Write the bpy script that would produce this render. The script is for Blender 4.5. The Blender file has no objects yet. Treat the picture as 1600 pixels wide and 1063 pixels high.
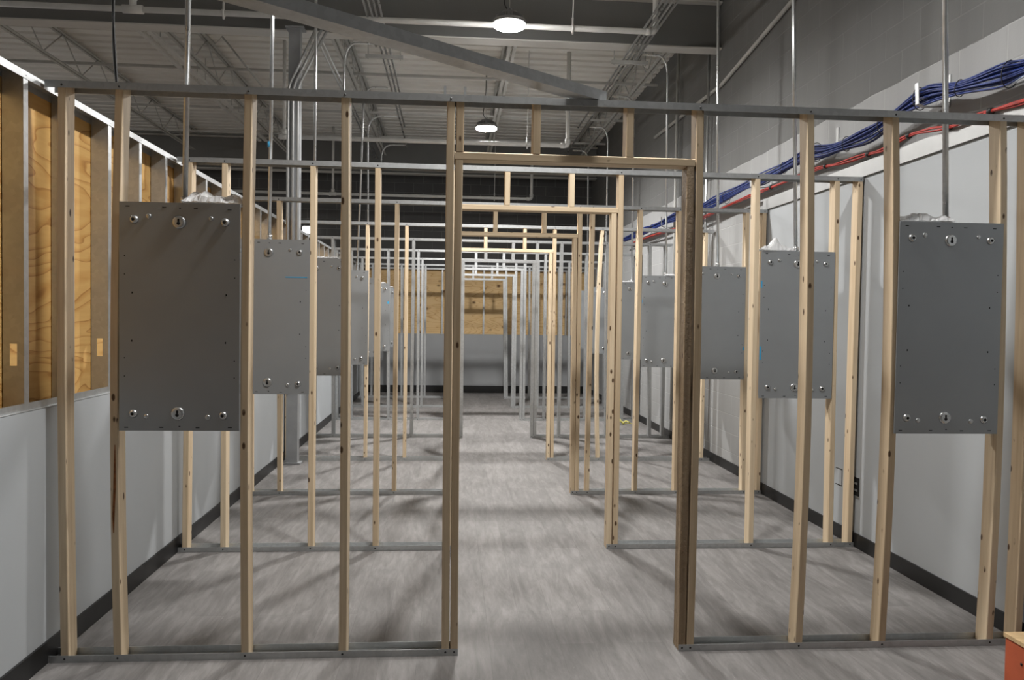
import bpy, math, random
from mathutils import Matrix, Vector
rnd = random.Random(7)
scene = bpy.context.scene
COL = scene.collection
PI = math.pi

# ------------------------------------------------------------------ camera
F, CX, CY, EYE = 1220.0, 800.0, 531.5, 1.669
YAW, PIT, ROL = 0.07697, -0.02838, 0.01467
def cam_axes():
    c, s = math.cos(YAW), math.sin(YAW)
    fw = Vector((s, c, 0)); rt = Vector((c, -s, 0)); up = Vector((0, 0, 1))
    f2 = fw*math.cos(PIT) + up*math.sin(PIT); u2 = up*math.cos(PIT) - fw*math.sin(PIT)
    return rt*math.cos(ROL) + u2*math.sin(ROL), u2*math.cos(ROL) - rt*math.sin(ROL), f2
RT, UP, FW = cam_axes()
cd = bpy.data.cameras.new('camera'); cam = bpy.data.objects.new('camera', cd); COL.objects.link(cam)
cd.sensor_fit = 'HORIZONTAL'; cd.sensor_width = 36.0; cd.lens = F*36.0/1600.0; cd.clip_end = 100
M = Matrix((RT, UP, -FW)).transposed().to_4x4(); M.translation = (0, 0, EYE); cam.matrix_world = M
scene.camera = cam

# measured points of the photograph turned into places in the room (on a known plane of the room)
def _ray(px, py): return RT*((px-CX)/F) - UP*((py-CY)/F) + FW
def onY(px, py, y):
    d = _ray(px, py); k = y/d.y; return Vector((d.x*k, y, EYE + d.z*k))
def onX(px, py, x):
    d = _ray(px, py); k = x/d.x; return Vector((x, d.y*k, EYE + d.z*k))
def x_at(px, y, z):
    a = RT - FW*((px-CX)/F); return -(a.y*y + a.z*(z-EYE))/a.x

# ------------------------------------------------------------------ materials
MATS = {}
class NT:
    def __init__(s, name):
        m = bpy.data.materials.new(name); m.use_nodes = True; s.m = m; s.t = m.node_tree; s.n = s.t.nodes
        s.n.clear(); s.out = s.n.new('ShaderNodeOutputMaterial'); s.b = s.n.new('ShaderNodeBsdfPrincipled')
        s.t.links.new(s.b.outputs[0], s.out.inputs[0]); MATS[name] = m
    def L(s, a, b): s.t.links.new(a, b)
    def node(s, t, **k):
        n = s.n.new(t)
        for a, v in k.items(): setattr(n, a, v)
        return n
    def val(s, sock, v): sock.default_value = v
    def coord(s, scale=(1, 1, 1), rand=True, rot=(0, 0, 0)):
        tc = s.node('ShaderNodeTexCoord'); mp = s.node('ShaderNodeMapping')
        mp.inputs['Scale'].default_value = scale; mp.inputs['Rotation'].default_value = rot
        src = tc.outputs['Object']
        if rand:
            oi = s.node('ShaderNodeObjectInfo'); mu = s.node('ShaderNodeMath', operation='MULTIPLY'); mu.inputs[1].default_value = 37.0
            s.L(oi.outputs['Random'], mu.inputs[0]); ad = s.node('ShaderNodeVectorMath', operation='ADD')
            s.L(src, ad.inputs[0]); s.L(mu.outputs[0], ad.inputs[1]); src = ad.outputs[0]
        s.L(src, mp.inputs['Vector']); return mp.outputs[0]
    def noise(s, vec, scale, detail=4, rough=.55, dist=0):
        n = s.node('ShaderNodeTexNoise'); n.inputs['Scale'].default_value = scale; n.inputs['Detail'].default_value = detail
        n.inputs['Roughness'].default_value = rough; n.inputs['Distortion'].default_value = dist
        if vec: s.L(vec, n.inputs['Vector'])
        return n.outputs['Fac']
    def ramp(s, fac, stops):
        r = s.node('ShaderNodeValToRGB'); e = r.color_ramp.elements
        while len(e) < len(stops): e.new(.5)
        for i, (p, c) in enumerate(stops):
            e[i].position = p; e[i].color = (c[0], c[1], c[2], 1) if len(c) == 3 else c
        s.L(fac, r.inputs[0]); return r.outputs[0]
    def mix(s, fac, a, b, bt='MIX'):
        m = s.node('ShaderNodeMix', data_type='RGBA', blend_type=bt)
        for sock, v in ((m.inputs[0], fac), (m.inputs[6], a), (m.inputs[7], b)):
            if hasattr(v, 'is_linked') or hasattr(v, 'links'): s.L(v, sock)
            elif isinstance(v, (int, float)): sock.default_value = v
            else: sock.default_value = (v[0], v[1], v[2], 1)
        return m.outputs[2]
    def color(s, v):
        if hasattr(v, 'links'): s.L(v, s.b.inputs['Base Color'])
        else: s.b.inputs['Base Color'].default_value = (v[0], v[1], v[2], 1)
    def props(s, rough=.5, metal=0, spec=None):
        s.b.inputs['Roughness'].default_value = rough; s.b.inputs['Metallic'].default_value = metal
        if spec is not None: s.b.inputs['Specular IOR Level'].default_value = spec
    def bump(s, h, st=.3, d=.002):
        b = s.node('ShaderNodeBump'); b.inputs['Strength'].default_value = st; b.inputs['Distance'].default_value = d
        s.L(h, b.inputs['Height']); s.L(b.outputs[0], s.b.inputs['Normal'])

def plain(name, c, rough=.5, metal=0, spec=None, var=.12, scale=6):
    n = NT(name); v = n.coord()
    f = n.noise(v, scale, 5)
    n.color(n.ramp(f, [(.25, tuple(x*(1-var) for x in c)), (.75, tuple(min(1, x*(1+var)) for x in c))])); n.props(rough, metal, spec)
    return n
def pine(name, axis, lo, hi, worn=0):
    n = NT(name)
    sc = {'z': (26, 26, 1.1), 'x': (1.1, 26, 26)}[axis]; ks = {'z': (18, 18, 8), 'x': (8, 18, 18)}[axis]
    g = n.noise(n.coord(sc), 1.6, 6, .6, .4)
    base = n.ramp(g, [(.28, lo), (.5, tuple((a*.45+b*.55) for a, b in zip(lo, hi))), (.72, hi)])
    oi = n.node('ShaderNodeObjectInfo')
    tone = n.ramp(oi.outputs['Random'], [(0, (.80, .76, .72)), (.5, (.98, .95, .92)), (1, (1.0, 1.0, 1.0))])
    base = n.mix(1.0, base, tone, 'MULTIPLY')
    vo = n.node('ShaderNodeTexVoronoi'); vo.inputs['Scale'].default_value = 1.0; n.L(n.coord(ks), vo.inputs['Vector'])
    k = n.ramp(vo.outputs['Distance'], [(.11, (1, 1, 1)), (.17, (0, 0, 0))])
    vs = n.noise(n.coord((1.5, 1.5, 1.5)), 3, 2); sel = n.ramp(vs, [(.46, (0, 0, 0)), (.50, (1, 1, 1))])
    kk = n.mix(1.0, k, sel, 'MULTIPLY')
    base = n.mix(kk, base, (.10, .055, .028))
    n.color(base); n.props(.62, 0, .3); n.bump(g, .15, .001)
    if worn:
        r_ = n.noise(n.coord((1, 1, .6)), 55, 6, .7); n.bump(r_, 1.0, .02)
    return n
def galv(name, c, rough, metal):
    n = NT(name); v = n.coord((14, 14, 14))
    vo = n.node('ShaderNodeTexVoronoi'); vo.inputs['Scale'].default_value = 3.0; n.L(v, vo.inputs['Vector'])
    a = n.ramp(vo.outputs['Color'], [(0, tuple(x*.9 for x in c)), (1, tuple(min(1, x*1.08) for x in c))])
    f = n.noise(n.coord((2, 2, 2)), 2.5, 5)
    a = n.mix(n.ramp(f, [(.4, (0, 0, 0)), (.7, (.35, .35, .35))]), a, tuple(x*.72 for x in c))
    n.color(a); n.props(rough, metal)
    r = n.ramp(f, [(.2, (rough-.08,)*3), (.8, (rough+.1,)*3)]); n.L(r, n.b.inputs['Roughness'])
    return n

pine('pine', 'z', (.60, .475, .32), (.77, .65, .475)); pine('pine_flat', 'x', (.60, .475, .32), (.77, .65, .475)); pine('pine_worn', 'z', (.30, .215, .13), (.60, .47, .31), 1)
galv('galvanized', (.52, .535, .54), .42, .75)
plain('panel_steel', (.34, .357, .37), .46, .55, None, .05, 2.5)
galv('boss_steel', (.60, .61, .61), .27, .92)
galv('conduit_steel', (.60, .61, .61), .3, .88)
plain('dull_steel', (.42, .425, .42), .45, .5, None, .06)
plain('screw_black', (.012, .012, .012), .5)
plain('hole_black', (.004, .004, .004), .9)
plain('white_paint_pipe', (.66, .66, .64), .4, 0, .4)
plain('steel_grey_paint', (.46, .46, .44), .55)
plain('girder_paint', (.60, .59, .56), .55, scale=2, var=.06)
plain('girder_web_dark', (.17, .17, .165), .6, scale=2, var=.06)  # darker tone for the web alone; the flanges keep the paler one
plain('column_paint', (.30, .31, .32), .5)
plain('deck_paint', (.74, .73, .69), .55, scale=1.2, var=.06)
plain('drywall', (.405, .426, .442), .8, 0, .25, .035, 1.5)
plain('end_wall_drywall', (.36, .37, .38), .8, 0, .25, .04, 1.5)
plain('rubber_base', (.012, .012, .0125), .45)
plain('blue_cable', (.012, .030, .16), .4, 0, .4, .35, 20)
plain('light_cable', (.42, .47, .55), .4)
plain('red_cable', (.40, .035, .025), .45, 0, .4, .25, 20)
plain('black_rubber', (.012, .012, .012), .45)
plain('tape_blue', (.05, .35, .62), .5)
plain('orange_paint', (.52, .115, .05), .5, 0, .4, .18, 5)
plain('ply_edge', (.62, .44, .24), .6, 0, .3, .2, 20)
plain('bark', (.24, .09, .03), .7, 0, .2, .5, 40)
plain('yellow_ribbon', (.62, .58, .18), .5)
plain('red_tip', (.55, .12, .05), .5)
plain('heatsink', (.30, .30, .30), .45, .4)

n = NT('lamp_lens'); n.b.inputs['Base Color'].default_value = (.9, .9, .9, 1)
n.b.inputs['Emission Color'].default_value = (1.0, .98, .955, 1); n.b.inputs['Emission Strength'].default_value = 230
n = NT('wall_lens'); n.b.inputs['Base Color'].default_value = (.9, .9, .9, 1)
n.b.inputs['Emission Color'].default_value = (1.0, .98, .90, 1); n.b.inputs['Emission Strength'].default_value = 25

# clear polythene
n = NT('clear_plastic'); n.color((.88, .89, .90)); n.props(.22, 0, .6)
n.b.inputs['Transmission Weight'].default_value = .25; n.b.inputs['IOR'].default_value = 1.2; n.b.inputs['Alpha'].default_value = .85

# vinyl planks
n = NT('floor_planks'); v = n.coord(rand=False)
sw = n.node('ShaderNodeMapping'); sw.inputs['Rotation'].default_value = (0, 0, PI/2); n.L(v, sw.inputs['Vector'])
br = n.node('ShaderNodeTexBrick'); n.L(sw.outputs[0], br.inputs['Vector'])
for k, x in (('Scale', 1), ('Mortar Size', .0012), ('Mortar Smooth', .3), ('Bias', 0), ('Brick Width', 1.22), ('Row Height', .18)): br.inputs[k].default_value = x
br.offset = .37
br.inputs['Color1'].default_value = (.43, .43, .43, 1); br.inputs['Color2'].default_value = (.60, .60, .60, 1); br.inputs['Mortar'].default_value = (.30, .30, .30, 1)
st0 = n.noise(n.coord((5, 1.0, 1), False), 1.7, 8, .7, 1.2); st1 = n.noise(n.coord((18, 2.6, 1), False), 1.7, 6, .65, .5)
st = n.mix(.4, st0, st1)
base = n.ramp(st, [(.33, (.115, .109, .105)), (.5, (.177, .169, .164)), (.67, (.25, .240, .233))])
base = n.mix(.6, base, n.mix(1, base, br.outputs['Color'], 'OVERLAY'))
w = n.noise(n.coord((22, 5, 1), False, (0, 0, .25)), 1.5, 9, .75, 1.6); wk = n.ramp(w, [(.62, (0, 0, 0)), (.72, (.5, .5, .5))])
base = n.mix(wk, base, (.42, .405, .385)); n.color(base)
n.L(n.ramp(st, [(.2, (.58,)*3), (.8, (.7,)*3)]), n.b.inputs['Roughness']); n.b.inputs['Specular IOR Level'].default_value = .35
n.bump(br.outputs['Fac'], .15, .001)

# concrete block, painted: light below the paint line, dark primer above it
def block(name, low, high, line):
    n = NT(name); tc = n.node('ShaderNodeTexCoord'); sp = n.node('ShaderNodeSeparateXYZ'); n.L(tc.outputs['Object'], sp.inputs[0])
    ad = n.node('ShaderNodeMath', operation='ADD'); n.L(sp.outputs[0], ad.inputs[0]); n.L(sp.outputs[1], ad.inputs[1])
    cb = n.node('ShaderNodeCombineXYZ'); n.L(ad.outputs[0], cb.inputs[0]); n.L(sp.outputs[2], cb.inputs[1])
    br = n.node('ShaderNodeTexBrick'); n.L(cb.outputs[0], br.inputs['Vector'])
    for k, x in (('Scale', 1), ('Mortar Size', .006), ('Mortar Smooth', .5), ('Brick Width', .42), ('Row Height', .21)): br.inputs[k].default_value = x
    nz = n.noise(tc.outputs['Object'], 3.2, 6); wob = n.node('ShaderNodeMath', operation='MULTIPLY_ADD'); wob.inputs[1].default_value = .05
    n.L(nz, wob.inputs[0]); n.L(sp.outputs[2], wob.inputs[2])
    gt = n.node('ShaderNodeMath', operation='GREATER_THAN'); gt.inputs[1].default_value = line + .025; n.L(wob.outputs[0], gt.inputs[0])
    c = n.mix(gt.outputs[0], low, high)
    stain = n.noise(n.coord((1.3, 1.3, .22), False), 2.4, 5)
    c = n.mix(1, c, n.ramp(stain, [(.3, (.86, .86, .86)), (.7, (1, 1, 1))]), 'MULTIPLY')
    c = n.mix(n.ramp(br.outputs['Fac'], [(0, (0, 0, 0)), (1, (.15, .15, .15))]), c, n.mix(gt.outputs[0], (.72, .72, .71), (.36, .36, .355))); n.color(c)
    pit = n.noise(tc.outputs['Object'], 60, 4); h = n.mix(.25, n.ramp(br.outputs['Fac'], [(0, (1,)*3), (1, (0,)*3)]), pit)
    n.bump(h, .5, .006); n.props(.8, 0, .25)
block('block_wall', (.37, .375, .375), (.165, .167, .164), 3.36)
block('dark_block_wall', (.115, .115, .115), (.115, .115, .115), 50)

def plywood(name, scale, dark, mid, light, knots):
    n = NT(name); v = n.coord(scale, False)
    nz = n.noise(n.coord(scale, False), 1.15, 3, .5, .5); mu = n.node('ShaderNodeMath', operation='MULTIPLY'); mu.inputs[1].default_value = 16.0; n.L(nz, mu.inputs[0])
    fr = n.node('ShaderNodeMath', operation='FRACT'); n.L(mu.outputs[0], fr.inputs[0])
    f = n.noise(n.coord((2.0, 2.0, 34), False), 1.6, 7, .6)
    a = n.ramp(fr.outputs[0], [(0, light), (.5, light), (.86, mid), (.95, dark), (1, mid)])
    b = n.ramp(f, [(.3, mid), (.7, light)]); a = n.mix(.35, a, b)
    if knots:
        vo = n.node('ShaderNodeTexVoronoi'); vo.inputs['Scale'].default_value = 1; n.L(n.coord((3.4, 3.4, 4.5), False), vo.inputs['Vector'])
        k = n.ramp(vo.outputs['Distance'], [(.09, (1, 1, 1)), (.2, (0, 0, 0))]); a = n.mix(k, a, (.13, .06, .02))
    n.color(a); n.props(.6, 0, .3)
plywood('plywood', (.55, .55, 2.0), (.27, .10, .02), (.50, .265, .075), (.63, .39, .14), False)
plywood('plywood_knotty', (.6, .6, 2.6), (.46, .22, .08), (.66, .43, .19), (.76, .54, .28), True)

# ------------------------------------------------------------------ mesh building
class MB:
    def __init__(s): s.v = []; s.f = []; s.mi = []; s.mats = []; s.sm = []
    def slot(s, m):
        if m not in s.mats: s.mats.append(m)
        return s.mats.index(m)
    def add(s, vs, fs, m, smooth=False):
        k = len(s.v); s.v += [tuple(x) for x in vs]; i = s.slot(m)
        for f in fs: s.f.append([a+k for a in f]); s.mi.append(i); s.sm.append(smooth)
        return s
    def box(s, a, b, m):
        x0, y0, z0 = a; x1, y1, z1 = b
        return s.add([(x0, y0, z0), (x1, y0, z0), (x1, y1, z0), (x0, y1, z0), (x0, y0, z1), (x1, y0, z1), (x1, y1, z1), (x0, y1, z1)],
                     [(0, 3, 2, 1), (4, 5, 6, 7), (0, 1, 5, 4), (1, 2, 6, 5), (2, 3, 7, 6), (3, 0, 4, 7)], m)
    def loft(s, rings, m, smooth=False, caps=True):
        k = len(rings[0]); vs = [p for r in rings for p in r]; fs = []
        for i in range(len(rings)-1):
            for j in range(k):
                a, b = i*k+j, i*k+(j+1) % k; fs.append((a, b, b+k, a+k))
        if caps: fs.append(tuple(range(k-1, -1, -1))); fs.append(tuple((len(rings)-1)*k+j for j in range(k)))
        return s.add(vs, fs, m, smooth)
    def tube(s, pts, r, m, seg=10, smooth=True):
        pts = [Vector(p) for p in pts]; rings = []; prev = None
        for i, p in enumerate(pts):
            t = (pts[min(i+1, len(pts)-1)] - pts[max(i-1, 0)]).normalized()
            if prev is None:
                u = t.cross(Vector((0, 0, 1)));  u = u if u.length > .05 else t.cross(Vector((1, 0, 0)))
            else: u = prev - t*prev.dot(t)
            u.normalize(); w = t.cross(u); prev = u
            rr = r[i] if isinstance(r, (list, tuple)) else r
            rings.append([p + u*(rr*math.cos(2*PI*j/seg)) + w*(rr*math.sin(2*PI*j/seg)) for j in range(seg)])
        return s.loft(rings, m, smooth)
    def lathe(s, c, prof, m, axis='z', seg=20, smooth=True):   # prof: (radius, height along the axis)
        c = Vector(c); rings = []
        for r, h in prof:
            ring = []
            for j in range(seg):
                a = 2*PI*j/seg; q = (r*math.cos(a), r*math.sin(a))
                ring.append(c + (Vector((q[0], q[1], h)) if axis == 'z' else Vector((q[0], -h, q[1]))))
            rings.append(ring)
        return s.loft(rings, m, smooth)
    def build(s, name, parent=None):
        me = bpy.data.meshes.new(name); off = Vector(parent.matrix_world.translation) if parent else Vector((0, 0, 0))
        if parent is None:
            xs = [v for v in s.v]; lo = [min(v[i] for v in xs) for i in range(3)]; hi = [max(v[i] for v in xs) for i in range(3)]
            off = Vector(((lo[0]+hi[0])/2, (lo[1]+hi[1])/2, lo[2]))
        me.from_pydata([tuple(Vector(v)-off) for v in s.v], [], s.f)
        for m in s.mats: me.materials.append(MATS[m])
        me.polygons.foreach_set('material_index', s.mi); me.polygons.foreach_set('use_smooth', s.sm); me.update()
        o = bpy.data.objects.new(name, me); COL.objects.link(o)
        if parent: o.parent = parent
        else: o.location = off
        return o
def tag(o, label=None, cat=None, group=None, kind=None):
    for k, v in (('label', label), ('category', cat), ('group', group), ('kind', kind)):
        if v: o[k] = v
    return o
def thing(name, loc, label, cat, group=None, kind=None):
    o = bpy.data.objects.new(name, None); o.empty_display_size = .1; COL.objects.link(o); o.location = loc
    o.matrix_world = Matrix.Translation(loc); return tag(o, label, cat, group, kind)
def bx(name, a, b, m, parent=None): return MB().box(a, b, m).build(name, parent)
def arc(p0, p1, p2, nseg=8):   # quadratic bend
    p0, p1, p2 = Vector(p0), Vector(p1), Vector(p2)
    return [p0*(1-t)**2 + p1*2*t*(1-t) + p2*t*t for t in [i/nseg for i in range(nseg+1)]]
def spline(pts, n=8):
    pts = [Vector(p) for p in pts]; out = []
    for i in range(len(pts)-1):
        a, b, c, d = pts[max(i-1, 0)], pts[i], pts[i+1], pts[min(i+2, len(pts)-1)]
        for k in range(n):
            t = k/n; out.append(.5*((2*b) + (c-a)*t + (2*a-5*b+4*c-d)*t*t + (3*b-a-3*c+d)*t**3))
    out.append(pts[-1]); return out

# ------------------------------------------------------------------ room
XL, XR, XC = -1.90, 3.02, 3.10          # left half wall face, furred right wall face, block wall face
YB = 17.27; DECK = 5.45; TOP = 2.743
PY = [3.814, 5.563, 7.316, 9.055, 10.80, 12.59, 14.39, 16.07]

tag(bx('floor', (-9, -2.5, -.1), (XC+.2, YB+.4, 0), 'floor_planks'), 'grey-brown vinyl plank floor running down the room', 'floor', kind='structure')

b = MB(); vs = []; fs = []; y = -2.0; prof = []
while y < YB+.25:
    prof += [(y, 0), (y+.15, 0), (y+.17, .05), (y+.23, .05)]; y += .25
for (yy, zz) in prof: vs += [(-9, yy, DECK+zz), (XC+.15, yy, DECK+zz)]
for i in range(len(prof)-1): fs.append((2*i, 2*i+1, 2*i+3, 2*i+2))
b.add(vs, fs, 'deck_paint')
b.box((-9, -2, DECK+.06), (XC+.15, YB+.25, DECK+.12), 'deck_paint')
tag(b.build('ceiling'), 'grey painted corrugated steel roof deck overhead', 'ceiling', kind='structure')

# right wall: painted block, furred drywall in the near part, conduit-chased pilaster
wr = thing('wall_right', (XC, 8, 0), 'right wall of painted concrete block with drywall near the camera', 'wall', kind='structure')
bx('block_face', (XC, -2, 0), (XC+.2, YB+.4, DECK+.05), 'block_wall', wr)
bx('drywall_lining', (XR, -2, 0), (XR+.016, 7.40, 2.745), 'drywall', wr)
bx('lining_end_stud', (XR+.018, 7.34, 0), (XC-.002, 7.395, 2.74), 'galvanized', wr)
b = MB()
for i, yy in enumerate((3.95, 5.25)): b.box((XR+.0165, yy, .30), (XR+.06, yy+.05, .36), 'galvanized')
# lining's top track: a tall galvanized runner with a return lip, its web facing the room
b = MB(); b.box((XR-.018, -2, 2.747), (XR-.016, 7.42, 2.855), 'dull_steel'); b.box((XR-.016, -2, 2.747), (XC-.004, 7.42, 2.749), 'dull_steel')
b.box((XR-.016, -2, 2.853), (XR+.03, 7.42, 2.855), 'dull_steel'); b.build('top_runner', wr)
# near outlet cut-out in the lining, with its steel box
o_ = onX(1338, 762, XR)
b = MB(); b.box((XR-.003, o_.y-.045, o_.z-.06), (XR-.001, o_.y+.045, o_.z+.075), 'hole_black')
for zz in (-.02, .03): b.box((XR-.006, o_.y-.02, o_.z+zz-.008), (XR-.0035, o_.y+.02, o_.z+zz+.008), 'galvanized')
b.box((XR-.005, o_.y-.05, o_.z-.075), (XR-.0035, o_.y+.01, o_.z-.062), 'galvanized')
b.build('outlet_cutout', wr)
o2 = onX(1311, 745, XR); b = MB()
for (dy0, dy1, dz0, dz1) in ((-.05, .05, .06, .066), (-.05, .05, -.066, -.06), (-.05, -.044, -.066, .066)):
    b.box((XR-.002, o2.y+dy0, o2.z+dz0), (XR-.0005, o2.y+dy1, o2.z+dz1), 'hole_black')
b.build('cut_mark', wr)
tag(bx('baseboard_right', (XR-.012, -2, 0), (XR-.0005, 7.40, .105), 'rubber_base'), 'black rubber base along the drywall-lined part of the right wall', 'baseboard', kind='structure')
b = MB(); b.box((XC-.014, 7.42, 0), (XC-.001, YB-.0, .105), 'rubber_base')
tag(b.build('baseboard_right'), 'black rubber base along the bare block part of the right wall', 'baseboard', kind='structure')

# left wall: drywall knee wall, steel studs and top track above, plywood behind
wl = thing('wall_left', (XL, 8, 0), 'left half wall, grey drywall below and plywood behind steel studs above', 'wall', kind='structure')
bx('drywall_lining', (XL-.016, -.5, 0), (XL, YB, 1.212), 'drywall', wl)
PW = XL-.115
bx('plywood_backing', (PW-.018, -.5, 0), (PW, YB+.2, TOP), 'plywood', wl)
tag(bx('baseboard_left', (XL+.0005, -.5, 0), (XL+.012, YB-.005, .105), 'rubber_base'), 'black rubber base along the left half wall', 'baseboard', kind='structure')
b = MB(); b.box((XL-.019, -.5, TOP-.034), (XL-.017, YB+.1, TOP), 'galvanized'); b.box((PW+.001, -.5, TOP-.002), (XL-.019, YB+.1, TOP), 'galvanized')
b.box((PW+.001, -.5, TOP-.034), (PW+.003, YB+.1, TOP-.002), 'galvanized'); b.build('top_track', wl)
b = MB(); b.box((XL-.055, -.5, 1.214), (XL-.002, YB-.01, 1.216), 'galvanized'); b.box((XL-.022, -.5, 1.216), (XL-.020, YB-.01, 1.25), 'galvanized')
b.build('sill_track', wl)
yy = 3.69-.432*8
while yy < YB-.1:
    m = MB(); x0, x1 = PW+.004, XL-.0195; z0, z1 = .002, TOP-.003
    m.box((x1-.0015, yy-.020, z0), (x1, yy+.020, z1), 'galvanized')                    # flange to the room
    m.box((x0, yy-.020, z0), (x0+.0015, yy+.020, z1), 'galvanized')
    # web, with its punched service holes left open
    a0, a1 = x0+.03, x1-.03; zs = z0
    for hz in (.45, 1.42):
        m.box((x0, yy-.0205, zs), (x1, yy-.019, hz), 'galvanized'); m.box((x0, yy-.0205, hz), (a0, yy-.019, hz+.10), 'galvanized')
        m.box((a1, yy-.0205, hz), (x1, yy-.019, hz+.10), 'galvanized'); zs = hz+.10
    m.box((x0, yy-.0205, zs), (x1, yy-.019, z1), 'galvanized')
    m.lathe((x1+.0025, yy, TOP-.02), [(.0045, 0), (.003, .001)], 'screw_black', seg=8)
    m.build('stud', wl); yy += .432

# end wall
wb = thing('wall_back', (.6, YB, 0), 'far end wall, dark block above plywood and grey drywall', 'wall', kind='structure')
bx('block_face', (-9, YB+.22, 0), (XC+.2, YB+.4, DECK+.05), 'dark_block_wall', wb)
bx('drywall_lining', (XL+.0, YB+.02, 0), (XC-.015, YB+.036, 1.29), 'end_wall_drywall', wb)
bx('plywood_backing', (XL-.0, YB+.13, 1.2), (XC-.015, YB+.148, TOP), 'plywood_knotty', wb)
b = MB(); b.box((XL, YB+.036, TOP-.034), (XC-.015, YB+.038, TOP), 'galvanized'); b.box((XL, YB+.038, TOP-.002), (XC-.015, YB+.128, TOP), 'galvanized'); b.build('top_track', wb)
b = MB(); b.box((XL, YB+.015, 1.292), (XC-.015, YB+.10, 1.295), 'galvanized'); b.build('sill_track', wb)
for px in (583, 629, 691, 756, 818, 885, 930):
    x = x_at(px, YB, 2.0); m = MB(); m.box((x-.018, YB+.04, .002), (x+.018, YB+.0415, TOP-.004), 'galvanized'); m.box((x-.018, YB+.04, .002), (x-.0165, YB+.125, TOP-.004), 'galvanized'); m.build('stud', wb)
tag(bx('baseboard_back', (XL+.013, YB+.007, 0), (XC-.016, YB+.0195, .155), 'rubber_base'), 'black rubber base along the far end wall', 'baseboard', kind='structure')

# ------------------------------------------------------------------ roof steel
def girder(yc, zb, label):
    t = thing('steel_girder', (-3, yc, zb), label, 'roof beam', 'steel roof girders')
    zt = DECK-.07; bx('bottom_flange', (-8.9, yc-.10, zb), (XC-.01, yc+.10, zb+.016), 'girder_paint', t)
    bx('web', (-8.9, yc-.006, zb+.017), (XC-.01, yc+.006, zt-.017), 'girder_web_dark', t)
    bx('top_flange', (-8.9, yc-.10, zt-.016), (XC-.01, yc+.10, zt), 'girder_paint', t)
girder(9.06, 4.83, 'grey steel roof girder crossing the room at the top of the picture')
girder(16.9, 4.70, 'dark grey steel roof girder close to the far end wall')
def joist(x, label):
    t = thing('bar_joist', (x, 13, 5.0), label, 'roof joist', 'open-web steel roof joists')
    zb, zt, y0, y1 = 5.0, DECK-.006, 9.2, 16.75
    for nm, z in (('bottom_chord', zb), ('top_chord', zt-.035)):
        m = MB()
        for s in (-1, 1):
            m.box((x+s*.012 if s > 0 else x-.052, y0 + (0 if nm == 'top_chord' else .3), z), (x+.052 if s > 0 else x-.012, y1 - (0 if nm == 'top_chord' else .3), z+.006), 'steel_grey_paint')
            m.box((x+s*.012-.003, y0 + (0 if nm == 'top_chord' else .3), z), (x+s*.012+.003, y1 - (0 if nm == 'top_chord' else .3), z+.035), 'steel_grey_paint')
        m.build(nm, t)
    m = MB(); k = 13; pts = [(x, y0+.35+(y1-y0-.7)*i/k, (zb+.02) if i % 2 == 0 else (zt-.02)) for i in range(k+1)]
    for a, c in zip(pts, pts[1:]): m.tube([a, c], .009, 'steel_grey_paint', 6)
    m.build('web_bar', t)
for x, l in ((-7.2, 'open-web steel roof joist at the far left edge of the roof'), (-5.3, 'open-web steel roof joist above the upper left corner, beyond the twin rails'),
             (-3.4, 'open-web steel roof joist just right of the twin pale rails'), (-1.45, 'open-web steel roof joist beside the sloping conduits and grey column'),
             (.70, 'open-web steel roof joist above the middle of the corridor'), (2.62, 'open-web steel roof joist next to the right block wall')): joist(x, l)
for y_, z_, l in ((11.3, 5.04, 'thin bridging bar across the joists, nearest the girder'), (13.4, 5.04, 'thin bridging bar across the joists, in the middle of the bay'), (15.2, 5.04, 'thin bridging bar across the joists, nearest the far wall')):
    tag(MB().box((-8.8, y_-.02, z_+.037), (2.95, y_+.02, z_+.041), 'steel_grey_paint').box((-8.8, y_-.02, z_+.041), (2.95, y_-.016, z_+.07), 'steel_grey_paint').build('joist_bridging'), l, 'bridging bar', 'joist bridging bars')
# twin pale rails under the deck at left
t = thing('ceiling_rail', (-3.75, 12, 5.06), 'pair of pale grey rails under the roof deck at upper left', 'rail')
for s in (-.06, .06): bx('rail', (-3.75+s-.028, 9.75, 5.06), (-3.75+s+.028, 15.8, 5.10), 'white_paint_pipe', t)
for y_ in (10.2, 12, 13.8, 15.5):
    for s in (-.06, .06): MB().tube([(-3.75+s, y_, 5.10), (-3.75+s, y_, DECK)], .006, 'steel_grey_paint', 6).build('hanger', t)

# column
t = thing('steel_column', (-1.765, 8.87, 0), 'grey square steel column standing against the left half wall', 'column')
bx('shaft', (-1.825, 8.815, .021), (-1.70, 8.925, 4.815), 'column_paint', t)
bx('base_plate', (-1.88, 8.79, .002), (-1.665, 8.945, .02), 'column_paint', t)
bx('cap_plate', (-1.86, 8.79, 4.816), (-1.66, 8.96, 4.829), 'column_paint', t)

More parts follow.
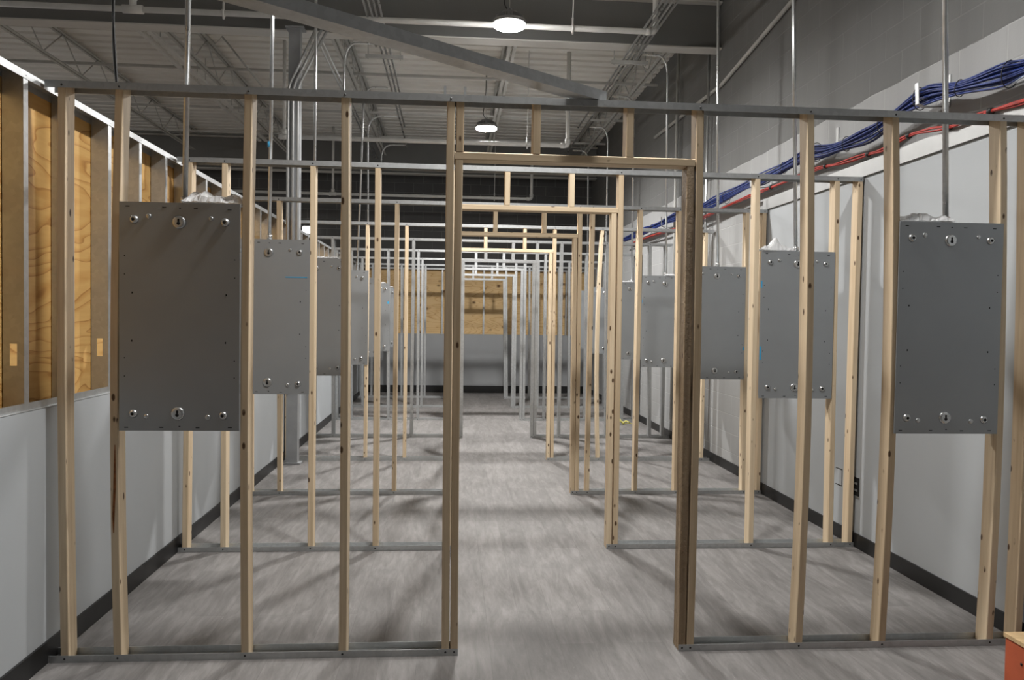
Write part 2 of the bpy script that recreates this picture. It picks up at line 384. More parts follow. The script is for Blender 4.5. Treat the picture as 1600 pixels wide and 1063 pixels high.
# ------------------------------------------------------------------ stud frames
def track(parent, name, x0, x1, y, top, screws=()):
    m = MB(); d0, d1 = y-.003, y+.092; t = .002
    if top:
        m.box((x0, d0, TOP-t), (x1, d1, TOP), 'galvanized'); m.box((x0, d0, TOP-.034), (x1, d0+t, TOP-t), 'galvanized'); m.box((x0, d1-t, TOP-.034), (x1, d1, TOP-t), 'galvanized')
    else:
        m.box((x0, d0, .001), (x1, d1, .003), 'galvanized'); m.box((x0, d0, .003), (x1, d0+t, .034), 'galvanized'); m.box((x0, d1-t, .003), (x1, d1, .034), 'galvanized')
    for sx in screws: m.lathe((sx, d0, TOP-.02 if top else .018), [(.0055, 0), (.0045, .0015), (.002, .003)], 'screw_black', 'y', 8)
    return m.build(name, parent)
def wood_ring(x, y, z, w=.038, d=.089, r=.004):
    pr = [(r, 0), (w-r, 0), (w-r*.3, r*.3), (w, r), (w, d-r), (w-r, d), (r, d), (0, d-r), (0, r), (r*.3, r*.3)]
    return [(x+a, y+c, z) for a, c in pr]
def wood_stud(parent, name, y, xs, z0=.0035, z1=TOP-.0035, dy=0, mat='pine'):
    zs = [z0, z1] if len(xs) == 2 else [z0 + (z1-z0)*i/8 for i in range(9)]
    if len(xs) == 3:       # bowed board: top, middle, bottom
        xt, xm, xb = xs; pos = []
        for z in zs:
            u = (z-z0)/(z1-z0); um = .58
            pos.append(xb*(u-um)*(u-1)/(um) + xm*u*(u-1)/(um*(um-1)) + xt*u*(u-um)/(1-um))
    else: pos = [xs[1], xs[0]]
    m = MB(); m.loft([wood_ring(x, y+dy, z) for x, z in zip(pos, zs)], mat); return m.build(name, parent)
def metal_stud(parent, name, y, xs, z0=.0035, z1=TOP-.0035, flip=False, w=.041):
    m = MB(); t = .0016; pr = [(0, 0), (w, 0), (w, .012), (w-t, .012), (w-t, t), (t, t), (t, .089-t), (w-t, .089-t), (w-t, .077), (w, .077), (w, .089), (0, .089)]
    if flip: pr = [(w-a, c) for a, c in pr][::-1]
    rings = [[(x+a, y+c, z) for a, c in pr] for x, z in ((xs[-1], z0), (xs[0], z1))]
    k = len(pr); vs = rings[0]+rings[1]; fs = [(j, (j+1) % k, (j+1) % k+k, j+k) for j in range(k)]
    m.add(vs, fs, 'galvanized'); return m.build(name, parent)
HZ0, HZ1 = 2.432, 2.470
def px3(y, p):
    if len(p) == 3: r = [x_at(p[0], y, 2.66), x_at(p[1], y, 1.6), x_at(p[2], y, .06)]
    else: r = [x_at(p[0], y, 2.66), x_at(p[1], y, .06)]
    return [min(max(v, XL+.0145), XR-.053) for v in r]
def frame(i, label, studs, jl, jr, kr, crip, wood=True, xend=XR-.015, extra=None, xl=None):
    y = PY[i]; t = thing('stud_frame', (.6, y, 0), label, 'stud wall frame', 'row of stud wall frames')
    mk = wood_stud if wood else metal_stud
    xr0 = px3(y, jr); xr1 = px3(y, kr); W = .038 if wood else .041
    if jl is None:
        a = xl if xl is not None else .012; xj = [a, a]; xk = [a-W-.001, a-W-.001]
    else: xk, xj = px3(y, jl[0]), px3(y, jl[1])
    bl, br = xj[-1]+W, xr0[-1]
    allx = [px3(y, s)[0] for s in studs]
    track(t, 'top_track', XL+.001 if i else XL+.001, xend, y, True, [x+.019 for x in allx+[xk[0], xr1[0]]])
    track(t, 'bottom_track', XL+.0135, bl, y, False, [px3(y, s)[-1]+.019 for s in studs if px3(y, s)[-1] < 0]+[xk[-1]+.019, xj[-1]+.019])
    track(t, 'bottom_track', br, xend-.002, y, False, [px3(y, s)[-1]+.019 for s in studs if px3(y, s)[-1] > 1]+[xr1[-1]+.019, xr0[-1]+.019])
    for s in studs: mk(t, 'stud', y, px3(y, s))
    mk(t, 'king_stud', y, xk); mk(t, 'king_stud', y, xr1)
    u = HZ0/TOP; jt = lambda xs: [xs[-1]+(xs[0]-xs[-1])*u] + list(xs[1:])
    mk(t, 'jack_stud', y, jt(xj), z1=HZ0-.001); (wood_stud(t, 'jack_stud', y, jt(xr0), z1=HZ0-.001, mat='pine_worn') if i == 0 else mk(t, 'jack_stud', y, jt(xr0), z1=HZ0-.001))
    hx0 = xk[-1]+(xk[0]-xk[-1])*.9+W+.001; hx1 = xr1[-1]+(xr1[0]-xr1[-1])*.9-.001
    if wood:
        m = MB(); r = .004; pr = [(0, r), (r, 0), (.089-r, 0), (.089, r), (.089, .038-r), (.089-r, .038), (r, .038), (0, .038-r)]
        m.loft([[(x, y+a, HZ0+c) for a, c in pr] for x in (hx0, hx1)], 'pine_flat'); m.build('header', t)
    else:
        m = MB(); m.box((hx0, y, HZ0), (hx1, y+.089, HZ0+.002), 'galvanized'); m.box((hx0, y, HZ0+.002), (hx1, y+.002, HZ1), 'galvanized'); m.box((hx0, y+.087, HZ0+.002), (hx1, y+.089, HZ1), 'galvanized'); m.build('header', t)
    for c in crip:
        x = x_at(c, y, 2.6); mk(t, 'cripple_stud', y, [x, x], z0=HZ1+.001)
    if extra: extra(t, y)
    return t
def first_extra(t, y):
    x = x_at(712.8, y+.03, 2.6); wood_stud(t, 'cripple_stud', y, [x, x], z0=HZ1+.001, z1=TOP-.003, dy=.0)
    m = MB(); ys = y-.0006
    x0 = px3(y, (180, 171.5, 177.5))[1]+.022
    m.loft([[(x0-w/2+dx, ys, z), (x0+w/2+dx, ys, z), (x0+w/2+dx, ys-.0004, z), (x0-w/2+dx, ys-.0004, z)] for z, w, dx in ((.62, .004, -.004), (.70, .011, -.005), (.83, .012, 0), (.95, .009, .001), (1.04, .003, .002))], 'bark')
    m.build('bark_streak', t)['label'] = 'orange-brown bark streak'
    # two prongs of a bent clip standing on the top track
    for px in (695.5, 727):
        m = MB(); x = x_at(px, y, 2.78); m.box((x-.006, y+.01, TOP+.0005), (x+.006, y+.05, TOP+.002), 'galvanized'); m.box((x-.006, y+.01, TOP+.002), (x+.006, y+.0115, TOP+.043), 'galvanized'); m.build('bent_clip', t)

frame(0, 'nearest wooden stud frame with a doorway, spanning the whole picture', [(90, 88.5, 94.5), (180, 171.5, 177.5), (382, 376, 376.5), (533, 532.5, 529), (1260.5, 1260, 1242.5), (1393.5, 1393.5, 1372.5), (1562, 1561, 1541), (1607, 1604, 1586)],
      ((698.5, 694, 690), (711.8, 707.5, 703.5)), (1075, 1069.5, 1060), (1088, 1084.5, 1072.8), (833, 979), extra=first_extra)
frame(1, 'second wooden stud frame from the camera, right behind the nearest one', [(291.5, 284), (346.5, 344), (484.5, 480.5), (586, 582), (1180.5, 1169.5), (1305, 1294), (1341, 1324)], None, (956.5, 947.5), (967, 957.5), (789, 890))
frame(2, 'third wooden stud frame, between the second frame and the grey column', [(387, 387), (432, 433), (534, 531), (617, 612), (924, 914.5), (999, 989.5), (1060, 1053), (1165.5, 1159), (1192, 1182)], None, (896.5, 891.5), (904, 898), (771.5, 848))
frame(3, 'fourth and farthest wooden stud frame, level with the grey column', [(446, 445), (487, 485), (571.5, 567.5), (633, 629), (939.5, 932, 932.5), (996, 990), (1082, 1075), (1104, 1099)], None, (859, 854), (865, 860), (756.5, 818), xend=XC-.02)
frame(4, 'nearest galvanized steel stud frame, fifth frame in the row', [(455, 455), (517.5, 518), (590, 588), (644, 640), (876, 871), (947, 945.5), (1014, 1013), (1039, 1038)], None, (833, 828.5), (838, 833.5), (757, 800), wood=False, xend=XC-.02, xl=.125)
frame(5, 'second galvanized steel stud frame, sixth frame in the row', [(524, 524), (547, 546.5), (604.5, 604.5), (652, 650.5), (851, 848), (915, 912), (971, 970), (994, 993)], None, (814.5, 811.5), (819, 816), (742, 785.5), wood=False, xend=XC-.02, xl=.11)
frame(6, 'third galvanized steel stud frame, seventh frame in the row', [(546, 546), (564.5, 564.6), (616, 616), (658.5, 656.5), (840, 838), (888, 887.5), (943, 942), (964, 963)], None, (801.5, 798.2), (805, 801.8), (742, 775.5), wood=False, xend=XC-.02, xl=.11)
frame(7, 'last and farthest galvanized steel stud frame, just before the end wall', [(562, 562), (581, 578.5), (626, 625.8), (663.5, 661.6), (826, 825), (872, 871), (920, 919), (936, 935)], None, (786, 787.3), (789.3, 790.5), (738, 767.5), wood=False, xend=XC-.02, xl=.11)

# ------------------------------------------------------------------ metal panels between the studs
PZ0, PZ1 = 1.110, 2.190; PW_, PH = .556, 1.08; PD = .135
BOSS = [(.122, .077, .021), (.873, .082, .0205), (.117, .925, .0205), (.862, .932, .021)]
SMALL = [(.243, .062, .0125), (.757, .066, .0105), (.225, .937, .0125), (.735, .94, .0125)]
KEY = [(.492, .085, .032), (.485, .924, .032)]
def make_panel(label):
    t = thing('metal_panel', (0, 0, 0), label, 'metal panel', 'metal panels hung between the studs')
    m = MB(); y0 = 0
    r = .004
    # face plate with a thin edge, and the narrower box behind it that sits between the studs
    pr = [(0, .0015), (.0015, 0), (PW_-.0015, 0), (PW_, .0015), (PW_, .0035), (0, .0035)]
    m.loft([[(a, c, 0) for a, c in pr], [(a, c, PH) for a, c in pr]], 'panel_steel')
    m.box((.05, .0036, .012), (PW_-.05, PD, PH-.0005), 'panel_steel')
    def hole(u, v, w=.006, h=.006): m.box((u*PW_-w/2, -.0008, (1-v)*PH-h/2), (u*PW_+w/2, .0005, (1-v)*PH+h/2), 'hole_black')
    for u, v in ((.07, .02), (.37, .022), (.5, .024), (.63, .024), (.91, .025)): hole(u, v, .018 if u != .5 else .008, .004)
    for u, v in ((.06, .985), (.35, .985), (.5, .98), (.65, .986), (.92, .985)): hole(u, v, .018 if u != .5 else .008, .004)
    for u, v in ((.045, .235), (.045, .315), (.045, .68), (.045, .76), (.955, .245), (.955, .325), (.955, .69), (.955, .765)): hole(u, v, .005, .005)
    for u, v in ((.108, .395), (.105, .605), (.885, .40), (.88, .61)): hole(u, v, .006, .009)
    m.build('body', t)
    for u, v, rr in BOSS:
        q = MB(); c = (u*PW_, -.0006, (1-v)*PH)
        q.lathe(c, [(rr, 0), (rr*.94, .004), (rr*.62, .011), (rr*.42, .0125), (rr*.36, .0115)], 'boss_steel', 'y', 24)
        q.lathe(c, [(rr*.36, .0118), (rr*.3, .0126)], 'hole_black', 'y', 16); q.build('boss', t)
    for u, v, rr in SMALL:
        q = MB(); c = (u*PW_, -.0006, (1-v)*PH); q.lathe(c, [(rr, 0), (rr*.9, .004), (rr*.55, .006), (rr*.2, .0062)], 'boss_steel', 'y', 18); q.build('rivet', t)
    for u, v, rr in KEY:
        q = MB(); c = Vector((u*PW_, -.0006, (1-v)*PH))
        q.lathe(c, [(rr, 0), (rr*.95, .003), (rr*.82, .0075), (rr*.7, .0085), (rr*.5, .0087)], 'boss_steel', 'y', 26)
        q.lathe(c+Vector((0, 0, -.006)), [(.0085, .0088), (.0083, .0094)], 'hole_black', 'y', 14)
        q.box(c+Vector((-.0045, -.0094, -.006)), c+Vector((.0045, -.0088, .016)), 'hole_black'); q.build('keyhole_boss', t)
    return t
def copy_tree(o, parent=None):
    c = o.copy(); COL.objects.link(c)
    if parent: c.parent = parent
    for ch in [x for x in bpy.data.objects if x.parent == o]: copy_tree(ch, c)
    return c
ORD = ['nearest', 'second', 'third', 'fourth', 'fifth', 'sixth', 'seventh']
XPL = [-1.563, -1.55, -1.53, -1.515, -1.535, -1.55, -1.575]; XPR = [2.254, 2.246, 2.249, 2.225, 2.205, 2.205, 2.215]
panels = {}; proto = None
for i in range(7):
    for side, X in (('left', XPL[i]), ('right', XPR[i])):
        lab = 'grey metal panel with keyhole bosses, %s of the doorway in the %s stud frame' % (side, ORD[i])
        if proto is None: p = proto = make_panel(lab)
        else: p = copy_tree(proto); p['label'] = lab
        p.location = (X, PY[i]-.0075, PZ0 + rnd.uniform(-.004, .004)); panels[(i, side)] = p
bpy.context.view_layer.update()
for p in panels.values(): p.matrix_world = Matrix.Translation(p.location)
def tape(p, u, v, w, h, name='blue_tape'):
    q = MB(); L = p.location; q.box((L.x+u*PW_, L.y-.0016, L.z+(1-v)*PH), (L.x+u*PW_+w, L.y-.0009, L.z+(1-v)*PH+h), 'tape_blue'); o = q.build(name, p); o['label'] = 'bit of blue tape'
tape(panels[(1, 'left')], .70, .245, .15, .006); tape(panels[(1, 'right')], .0, .25, .010, .05); tape(panels[(1, 'right')], .0, .74, .012, .10)
tape(panels[(2, 'right')], .97, .74, .014, .03); tape(panels[(3, 'right')], .004, .30, .006, .04); tape(panels[(5, 'left')], .93, .30, .03, .04)

# plastic bags lying on the panels
def bag(i, side, x0, x1, h, label, lift=.0, depth=.11, seed=1, peak=.0):
    r = random.Random(seed); L = panels[(i, side)].location; zt = L.z+PH+.0015
    N, K = 26, 11; m = MB(); vs = []; fs = []
    ph = [r.uniform(0, 6.28) for _ in range(6)]
    for layer in (0, 1):
        for a in range(N+1):
            for c in range(K+1):
                u, v = a/N, c/K; env = min(1, 9*u, 9*(1-u))**.5*max(0, math.sin(PI*v))**.4
                x = x0+(x1-x0)*u + r.uniform(-.004, .004); y = L.y-.012*math.sin(PI*u+ph[0])+depth*v + r.uniform(-.003, .003)
                if layer == 0: z = zt + .001
                else:
                    z = zt + .003 + h*env*(.62+.22*math.sin(9*u+ph[1]+4*v)+.16*math.sin(21*u+ph[2]-7*v)) + peak*math.exp(-((u-.45)/.16)**2)*math.sin(PI*v) + r.uniform(0, .006)
                    z = max(z, zt+.002)
                vs.append((x, y, z))
    S = (N+1)*(K+1)
    for a in range(N):
        for c in range(K):
            q = a*(K+1)+c; fs.append((q, q+1, q+K+2, q+K+1)); fs.append((S+q, S+q+K+1, S+q+K+2, S+q+1))
    m.add(vs, fs, 'clear_plastic'); o = m.build('plastic_bag'); tag(o, label, 'plastic bag', 'plastic bags on the panels')
def bagx(i, px): return x_at(px, PY[i], 2.2)
bag(0, 'left', bagx(0, 285), bagx(0, 376), .058, 'clear plastic bag on top of the nearest left metal panel', seed=3)
bag(0, 'right', bagx(0, 1411), bagx(0, 1492), .034, 'flat whitish plastic bag on top of the nearest right metal panel', seed=5, peak=.034)
bag(1, 'right', bagx(1, 1190), bagx(1, 1243), .035, 'peaked crumpled plastic bag on the second right metal panel', seed=8, peak=.075)
bag(2, 'left', bagx(2, 470), bagx(2, 528), .022, 'thin strip of white plastic on the third left metal panel', seed=11)
bag(3, 'right', bagx(3, 1040), bagx(3, 1078), .020, 'thin white plastic strip on the fourth right metal panel', seed=13)
bag(4, 'right', bagx(4, 972), bagx(4, 990), .020, 'small white plastic scrap on the fifth right metal panel', seed=15)
bag(5, 'left', bagx(5, 578), bagx(5, 603), .020, 'small white plastic scrap on the sixth left metal panel', seed=17)
bag(6, 'left', bagx(6, 598), bagx(6, 614), .020, 'tiny white plastic scrap on the seventh left metal panel', seed=19)

# ------------------------------------------------------------------ conduits
def conduit(pts, label, r=.0135, coup=None, group='conduits dropping to the panels', m='conduit_steel'):
    t = thing('conduit', tuple(pts[-1]), label, 'conduit', group)
    MB().tube(pts, r, m, 12).build('pipe', t)
    if coup: 
        q = MB()
        for z in coup: 
            # connector collar
            base = pts[-1]; q.lathe((base[0], base[1], z), [(r*1.1, 0), (r*1.45, .004), (r*1.45, .03), (r*1.1, .034)], 'boss_steel', 'z', 12)
        q.build('coupling', t)
    return t
PT = PZ1+.008
def drop(i, pxt, pyt, pxb, pyb, label, branch=None, r=.0135):
    y = PY[i]+.112; a = onY(pxt, pyt, y); c = x_at(pxb, y, PT)
    bot = Vector((c, y, PT)); 
    if branch is None:
        top = bot + (a-bot)*((DECK-PT)/(a.z-PT)); pts = [top, bot]
    else:
        pts = [Vector(branch)] + arc(Vector(branch)+(Vector((a.x, y, branch[2]))-Vector(branch))*.55, (a.x, y, branch[2]), (a.x, y, branch[2]-.28)) + [bot]
    return conduit(pts, label, r, [PT+.001])
drop(0, 294, 0, 289, 300, 'bare conduit dropping to the nearest left metal panel')
cblue = drop(1, 425.5, 30, 421, 240, 'bare conduit with a blue mark dropping to the second left panel')
q = MB(); y = PY[1]+.112; p = onY(421, 226, y); q.tube([(p.x, y, p.z-.02), (p.x, y, p.z+.02)], .0142, 'tape_blue', 12); q.build('blue_tape', cblue)
drop(2, 493.5, 45, 490.5, 262, 'bare conduit dropping to the third left metal panel')
RX, RZ = -.84, 4.80
drop(3, 538, 138, 533, 250, 'conduit bent down from the left rack to the fourth left panel', (RX-.08, PY[3]+.112, RZ+.0))
drop(4, 568, 160, 558, 430, 'conduit bent down from the left rack to the fifth left panel', (RX-.08, PY[4]+.112, RZ+.0))
drop(5, 575, 200, 575, 420, 'conduit bent down from the left rack to the sixth left panel', (RX-.03, PY[5]+.112, RZ+.06))
drop(6, 596, 245, 593, 430, 'conduit bent down from the left rack to the seventh left panel', (RX-.03, PY[6]+.112, RZ-.0))
drop(0, 1477, 0, 1477.5, 345, 'bare conduit dropping to the nearest right metal panel', r=.0145)
drop(1, 1240, 0, 1243.5, 388, 'bare conduit dropping to the second right metal panel')
drop(2, 1122, 0, 1121.5, 412, 'bare conduit dropping to the third right metal panel')
QX, QZ = 2.08, 4.80
drop(3, 1043, 130, 1040, 428, 'conduit bent down from the right rack to the fourth right panel', (QX+.12, PY[3]+.112, QZ+.0))
drop(4, 990, 200, 987, 440, 'conduit bent down from the right rack to the fifth right panel', (QX+.12, PY[4]+.112, QZ+.0))
drop(5, 950, 212, 946, 440, 'conduit bent down from the right rack to the sixth right panel', (QX+.12, PY[5]+.112, QZ+.0))
drop(6, 919, 270, 917, 440, 'conduit bent down from the right rack to the seventh right panel', (QX+.12, PY[6]+.112, QZ+.0))
# conduit racks running along the room
def rack(xs, z, y0, ends, nm, labs):
    for x, e, l in zip(xs, ends, labs): conduit([(x, y0, z), (x, e, z)], l, .0125, None, nm, 'conduit_steel')
rack((RX-.075, RX-.025, RX+.025, RX+.075), RZ-.02, -1, (9.2, 14.6, 13.0, 11.2), 'conduits of the left rack', ['long conduit overhead left of the lamps, outermost of its rack', 'long conduit overhead left of the lamps, second from the left in its rack', 'long conduit overhead left of the lamps, third from the left in its rack', 'long conduit overhead left of the lamps, innermost of its rack'])
rack((QX-.075, QX-.025, QX+.025, QX+.075), QZ-.02, -1, (12.7, 11.0, 14.6, 9.3), 'conduits of the right rack', ['long conduit overhead near the right wall, innermost of its rack', 'long conduit overhead near the right wall, second from the left in its rack', 'long conduit overhead near the right wall, third from the left in its rack', 'long conduit overhead near the right wall, outermost of its rack'])
for (x, z, y_, l) in ((RX, RZ, 9.45, 'steel hanger bar under the left conduit rack by the girder'), (QX, QZ, 9.30, 'steel hanger bar under the right conduit rack by the girder')):
    t = thing('trapeze_hanger', (x, y_, z-.06), l, 'hanger', 'trapeze hangers')
    bx('strut', (x-.22, y_-.02, z-.076), (x+.22, y_+.02, z-.036), 'steel_grey_paint', t)
    for s in (-.19, .19): MB().tube([(x+s, y_, z-.09), (x+s, y_, DECK)], .006, 'steel_grey_paint', 6).build('rod', t)
# three conduits slanting to the column and down its front
for k, dx in enumerate((-.052, 0, .052)):
    y_ = 8.775; xt = -1.46+dx*1.2; xb = -1.765+dx
    conduit([(xt, y_, 4.80)] + arc((xb+.05, y_, 4.26), (xb, y_, 4.18), (xb, y_, 4.06), 6) + [(xb, y_, .95)], ['conduit strapped to the grey column, left of three', 'conduit strapped to the grey column, middle of three', 'conduit strapped to the grey column, right of three'][k], .0155, None, 'conduits on the column', 'dull_steel')
# conduits running beside the joist
for k in range(2): conduit([(-1.60-.05*k, 9.3, 4.97), (-1.60-.05*k, 16.6, 4.97)], ['conduit clipped under the joist behind the column, nearer to it', 'conduit clipped under the joist behind the column, farther from it'][k], .014, None, 'conduits beside the joist')
# conduits on the right wall
conduit([(XC-.066, 9.25, DECK), (XC-.066, 9.25, .13)], 'full-height conduit on the block wall behind the third right panel', .016, None, 'conduits on the right wall')
for (ya, lab) in ((10.9, 'thin dark pipe standing on the block wall by the fifth frame'),):
    conduit([(XC-.07, 10.55, DECK-.05), (XC-.07, 10.55, .3)], lab, .02, None, 'conduits on the right wall', 'steel_grey_paint')
t = conduit([onX(1290, -60, XC-.025), onX(1127, 133, XC-.025), onX(1023, 215, XC-.025)], 'long painted pipe running along the upper right block wall', .022, None, 'conduits on the right wall', 'steel_grey_paint')

# ------------------------------------------------------------------ sprinkler pipes
def sprinkler(y, z, x0, x1, risers, label, rods=(), r=.03, tees=()):
    t = thing('sprinkler_pipe', ((x0+x1)/2, y, z), label, 'sprinkler pipe', 'white sprinkler pipes')
    pts = [(x0, y, z), (x1-.09, y, z)] + arc((x1-.06, y, z), (x1, y, z), (x1, y, z+.06), 6)[0:] + [(x1, y, DECK+.01)]
    MB().tube(pts, r, 'white_paint_pipe', 14).build('pipe', t)
    q = MB(); q.tube([(x1-.10, y, z), (x1-.045, y, z)], r*1.28, 'white_paint_pipe', 14); q.tube([(x1, y, z+.045), (x1, y, z+.10)], r*1.28, 'white_paint_pipe', 14)
    q.tube(arc((x1-.05, y, z), (x1, y, z), (x1, y, z+.05), 6), r*1.2, 'white_paint_pipe', 14); q.build('elbow', t)
    for rx in risers: 
        MB().tube([(rx, y, z), (rx, y, DECK)], r*.8, 'white_paint_pipe', 12).tube([(rx, y, z+.03), (rx, y, z+.10)], r*1.15, 'white_paint_pipe', 12).tube([(rx-.07, y, z), (rx+.07, y, z)], r*1.25, 'white_paint_pipe', 12).build('riser', t)
    for hx in tees:
        q = MB(); q.tube([(hx-.10, y, z), (hx+.10, y, z)], r*1.45, 'white_paint_pipe', 14); q.tube([(hx, y, z), (hx, y, z+.14)], r*1.2, 'white_paint_pipe', 12); q.tube([(hx, y, z+.10), (hx, y, z+.17)], r*1.5, 'white_paint_pipe', 8); q.build('tee', t)
    for hx in rods:
        q = MB(); q.tube([(hx, y, z+r+.06), (hx+.01, y, DECK)], .007, 'white_paint_pipe', 6); q.tube([(hx, y, z-r-.03), (hx, y, z+r+.08)], .011, 'white_paint_pipe', 8)
        q.tube([(hx-.012, y, z), (hx+.012, y, z)], r*1.3, 'white_paint_pipe', 14); q.build('hanger', t)
sprinkler(8.32, 4.755, -8, 2.13, (), 'white sprinkler pipe in front of the girder, nearest to the camera', (1.24, -2.38), tees=(-3.28,))
sprinkler(11.1, 4.13, -2.35, 1.61, (-2.35,), 'white sprinkler pipe at mid room, seen under the second lamp', (-1.545, 1.03))
sprinkler(16.0, 4.11, -5, 1.59, (-2.42,), 'white sprinkler pipe nearest the far end wall', (.83,))
# bent sway brace at upper left
pts = [onY(285, -5, 9.9), onY(300, 30, 9.9), onY(336, 69, 9.9), onY(347, 57, 9.9), onY(412, 138, 9.9)]
tag(MB().tube(pts, .012, 'steel_grey_paint', 8).build('sway_brace'), 'thin zigzag steel rod under the roof at upper left', 'brace rod')

# ------------------------------------------------------------------ high bay lamps
def lamp(x, y, z, label, watts=118):
    t = thing('high_bay_lamp', (x, y, z), label, 'ceiling lamp', 'round high bay lamps')
    q = MB(); q.lathe((x, y, z), [(.160, .0), (.168, .002), (.17, .012), (.165, .035), (.12, .05), (.085, .055), (.08, .12), (.03, .13)], 'heatsink', 'z', 32)
    for k in range(20):
        a = 2*PI*k/20; c, s = math.cos(a), math.sin(a)
        q.add([(x+c*.084, y+s*.084, z+.055), (x+c*.15, y+s*.15, z+.045), (x+c*.145, y+s*.145, z+.075), (x+c*.084, y+s*.084, z+.105)], [(0, 1, 2, 3)], 'heatsink')
    q.build('housing', t)
    MB().lathe((x, y, z), [(.157, -.0005), (.157, -.018), (.15, -.024), (.10, -.027), (.01, -.028)], 'lamp_lens', 'z', 32).build('lens', t)
    ld = bpy.data.lights.new('lamp_light', 'AREA'); ld.shape = 'DISK'; ld.size = .29; ld.energy = watts; ld.color = (1.0, .98, .955); ld.spread = math.radians(164)
    lo = bpy.data.objects.new('lamp_light', ld); COL.objects.link(lo); lo.parent = t; lo.location = (0, 0, -.031)
    q = MB(); q.tube(arc((x-.03, y, z+.13), (x, y, z+.20), (x+.03, y, z+.13), 8), .006, 'heatsink', 8); q.tube([(x, y, z+.165), (x, y, DECK)], .005, 'steel_grey_paint', 6); q.build('hook', t)
    MB().tube(spline([(x+.02, y, z+.12), (x-.05, y+.03, z+.22), (x-.02, y+.02, z+.45), (x-.01, y, DECK)]), .006, 'black_rubber', 6).build('cord', t)
lamp(.51, 3.70, 4.60, 'round high bay lamp above the nearest stud frame, out of frame overhead', 78)
lamp(.537, 7.9, 4.61, 'glowing round ceiling lamp at the top of the picture in front of the girder')
lamp(.486, 12.0, 4.56, 'glowing round ceiling lamp hung farther down the room, seen below the nearer one', 190)
for y_ in (5.8, 11.9): lamp(-7.6, y_, 4.6, 'round high bay lamp over the space left of the half wall, out of frame', 140)
t = thing('wall_lamp', (-3.19, YB+.20, 3.52), 'small bright lamp on the far wall above the left half wall', 'wall lamp')
bx('housing', (-3.29, YB+.17, 3.44), (-3.09, YB+.219, 3.62), 'heatsink', t); bx('lens', (-3.275, YB+.155, 3.46), (-3.105, YB+.1695, 3.59), 'wall_lens', t)

# ------------------------------------------------------------------ loose stud laid across the frames
A = Vector((.72, 3.885, TOP+.002)); B = Vector((-1.30, 2.36, TOP+.002)); d = (B-A).normalized(); nrm = Vector((-d.y, d.x, 0))
if nrm.y > 0: nrm = -nrm                      # towards the camera
w_, h_, t_ = .092, .05, .0016; Z = Vector((0, 0, 1))
pr = [(-w_/2, 0), (w_/2, 0), (w_/2, h_), (w_/2-.0016, h_), (w_/2-.0016, t_), (-w_/2+.0016, t_), (-w_/2+.0016, h_), (-w_/2, h_)]
m = MB(); m.loft([[P + nrm*a + Z*c for a, c in pr] for P in (A, B)], 'galvanized')
tag(m.build('loose_steel_track'), 'long galvanized steel channel laid diagonally over the top of the nearest frame', 'steel channel')

# ------------------------------------------------------------------ cables along the right wall
def strands(center, rad, count, r, mats, seed):
    rr = random.Random(seed); m = MB(); n_ = len(center)
    for k in range(count):
        a0 = rr.uniform(0, 2*PI); q0 = rr.uniform(.15, 1)**.5; tw = rr.uniform(-2.2, 2.2); ph = rr.uniform(0, 6.28); pts = []
        for i, (p, s) in enumerate(zip(center, rad)):
            u = i/(n_-1); a = a0 + tw*u + .35*math.sin(7*u+ph); q = q0*(1+.18*math.sin(11*u+ph*2))
            pts.append(p + Vector((math.cos(a)*s*q*.55, 0, math.sin(a)*s*q)))
        m.tube(pts, r, mats[k % len(mats)], 6)
    return m
XB = 2.95
bp = [(1700, 62), (1640, 92), (1600, 108), (1560, 122), (1500, 138), (1452, 148), (1415, 168), (1370, 203), (1330, 222), (1296, 234), (1262, 242), (1225, 262), (1190, 282), (1165, 292), (1128, 312), (1098, 326), (1075, 334), (1050, 342), (1020, 356), (1000, 364), (975, 375)]
path = spline([onX(a, c, XB) for a, c in bp], 5)
rad = [.055 + .014*math.sin(i*.55) for i in range(len(path))]
t = thing('cable_bundle', tuple(path[40]), 'thick bundle of blue data cables swagging along the upper right wall', 'cable bundle')
strands(path, rad, 30, .0058, ['blue_cable']*9 + ['light_cable'], 4).build('cables', t)
for i in range(6, len(path)-4, 7):
    p, nx = path[i], path[i+1]; dr = (nx-p).normalized(); u = dr.cross(Vector((1, 0, 0))).normalized(); w = Vector((1, 0, 0))
    ring = [p + u*((rad[i]+.008)*math.cos(2*PI*k/14)) + w*((rad[i]*.6+.008)*math.sin(2*PI*k/14)) for k in range(15)]
    MB().tube(ring, .003, 'black_rubber', 5).build('tie', t)
rp = [(1700, 120), (1640, 143), (1600, 158), (1560, 170), (1530, 180), (1490, 197), (1455, 203), (1420, 212), (1380, 234), (1350, 243), (1310, 256), (1275, 264), (1225, 285), (1175, 305), (1130, 325), (1098, 341), (1060, 356), (1010, 372), (975, 384)]
rpath = spline([onX(a, c, XB+.03) for a, c in rp], 5)
t = thing('red_cable_bundle', tuple(rpath[40]), 'thin bundle of red cables below the blue ones on the right wall', 'cable bundle')
strands(rpath, [.014+.006*math.sin(i*.7) for i in range(len(rpath))], 7, .0048, ['red_cable'], 9).build('cables', t)
for i in range(8, len(rpath)-4, 9):
    p = rpath[i]; MB().tube([p+Vector((0, -.012, -.003)), p+Vector((0, .012, .003))], .02, 'black_rubber', 8).build('tie', t)
hooks = [(1447, 146, 'near the upper right corner of the picture'), (1281, 222, 'between the two right conduits'), (1182, 280, 'above the third right panel'), (1098, 326, 'right behind the doorway post'), (1040, 346, 'farther down the block wall'), (1003, 362, 'farthest along the block wall')]
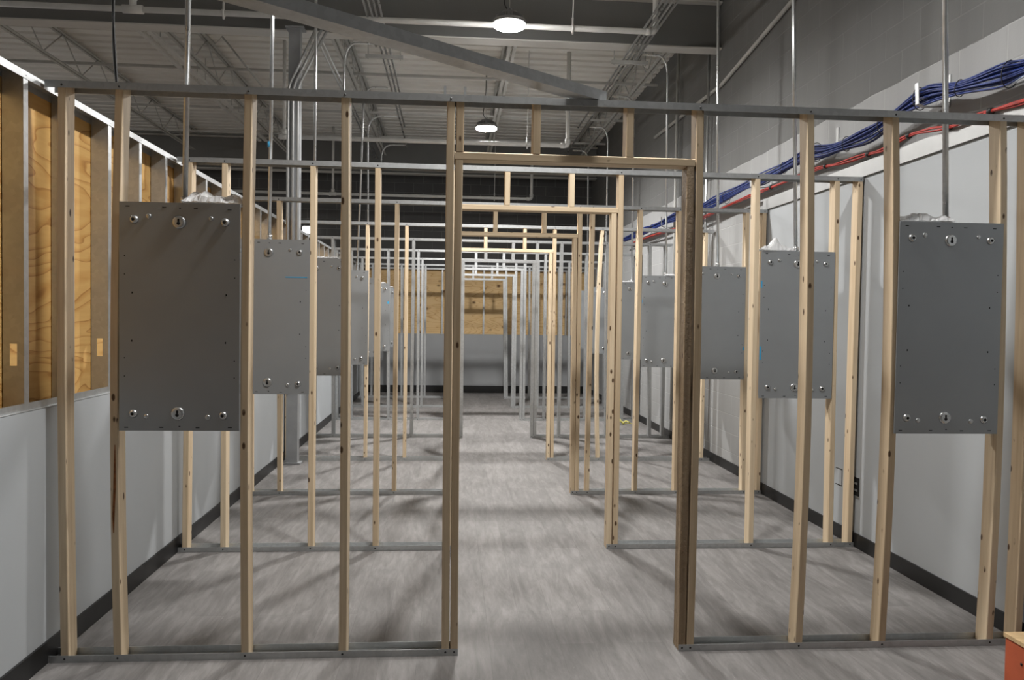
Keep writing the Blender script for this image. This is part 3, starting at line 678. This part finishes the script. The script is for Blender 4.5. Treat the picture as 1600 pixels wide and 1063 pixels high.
for px, py, lab in hooks:
    p = onX(px, py, XB); t = thing('cable_hook', (XC-.005, p.y, p.z), 'steel cable hook on the right wall, '+lab, 'cable hook', 'hooks carrying the cables')
    bx('back_plate', (XC-.006, p.y-.02, p.z-.085), (XC-.002, p.y+.02, p.z+.12), 'dull_steel', t)
    m = MB(); pts = [(XC-.006, p.z-.075), (XB-.01, p.z-.085), (XB-.055, p.z-.07), (XB-.062, p.z+.06)]
    for (a, c), (e, g) in zip(pts, pts[1:]):
        dn = Vector((g-c, 0, -(e-a))).normalized()*.002
        m.add([(a-dn.x, p.y-.018, c-dn.z), (e-dn.x, p.y-.018, g-dn.z), (e-dn.x, p.y+.018, g-dn.z), (a-dn.x, p.y+.018, c-dn.z), (a+dn.x, p.y-.018, c+dn.z), (e+dn.x, p.y-.018, g+dn.z), (e+dn.x, p.y+.018, g+dn.z), (a+dn.x, p.y+.018, c+dn.z)],
              [(0, 3, 2, 1), (4, 5, 6, 7), (0, 1, 5, 4), (1, 2, 6, 5), (2, 3, 7, 6), (3, 0, 4, 7)], 'galvanized')
    m.build('hook_arm', t)

# black cord hanging at upper left, onto the half wall
m = MB()
for k in (0, 1):
    m.tube(spline([(-2.0+.01*k, 4.78, DECK-.02), (-1.995-.012*k, 4.78, 4.4), (-2.0+.014*k, 4.77, 3.7), (-1.985-.008*k, 4.78, 3.2), (-1.965+.01*k, 4.8, TOP+.004)]), .0065, 'black_rubber', 6)
tag(m.build('hanging_cord'), 'black double cord hanging from the roof onto the left half wall', 'cord')

# orange box at the lower right corner
t = thing('wooden_box', (2.72, 2.75, 0), 'orange painted wooden box with a plywood lid at the lower right corner', 'wooden box')
bx('body', (2.462, 2.2, .001), (2.95, 3.24, .288), 'orange_paint', t); bx('lid', (2.458, 2.19, .289), (2.955, 3.25, .306), 'ply_edge', t)
q = MB()
for y_ in (2.35, 2.75, 3.14): q.tube([(2.4625, y_, .21), (2.459, y_, .21)], .006, 'screw_black', 8)
q.build('screw', t)

# yellow ribbon scrap on the floor by the right wall
m = MB(); rr = random.Random(2); c = Vector((2.72, 12.15, 0))
for k in range(9):
    a = rr.uniform(0, 6.28); L = rr.uniform(.06, .15); p0 = c; p1 = c + Vector((math.cos(a)*L*.6, math.sin(a)*L*.6, rr.uniform(.04, .16))); p2 = c + Vector((math.cos(a)*L, math.sin(a)*L, rr.uniform(.012, .1)))
    m.tube(arc(p0+Vector((0, 0, .01)), p1, p2, 6), .008, 'yellow_ribbon', 5)
tag(m.build('tangled_ribbon'), 'small tangle of yellow ribbon on the floor beside the right block wall', 'ribbon')

# ------------------------------------------------------------------ light
w = bpy.data.worlds.new('room_air'); scene.world = w; w.use_nodes = True
bg = w.node_tree.nodes['Background']; bg.inputs[0].default_value = (1.0, .98, .95, 1); bg.inputs[1].default_value = .06
scene.view_settings.view_transform = 'Standard'; scene.view_settings.look = 'None'; scene.view_settings.gamma = 1
scene.view_settings.use_curve_mapping = False; scene.view_settings.exposure = 0.16
scene.cycles.max_bounces = 8; scene.cycles.diffuse_bounces = 5; scene.cycles.use_denoising = True
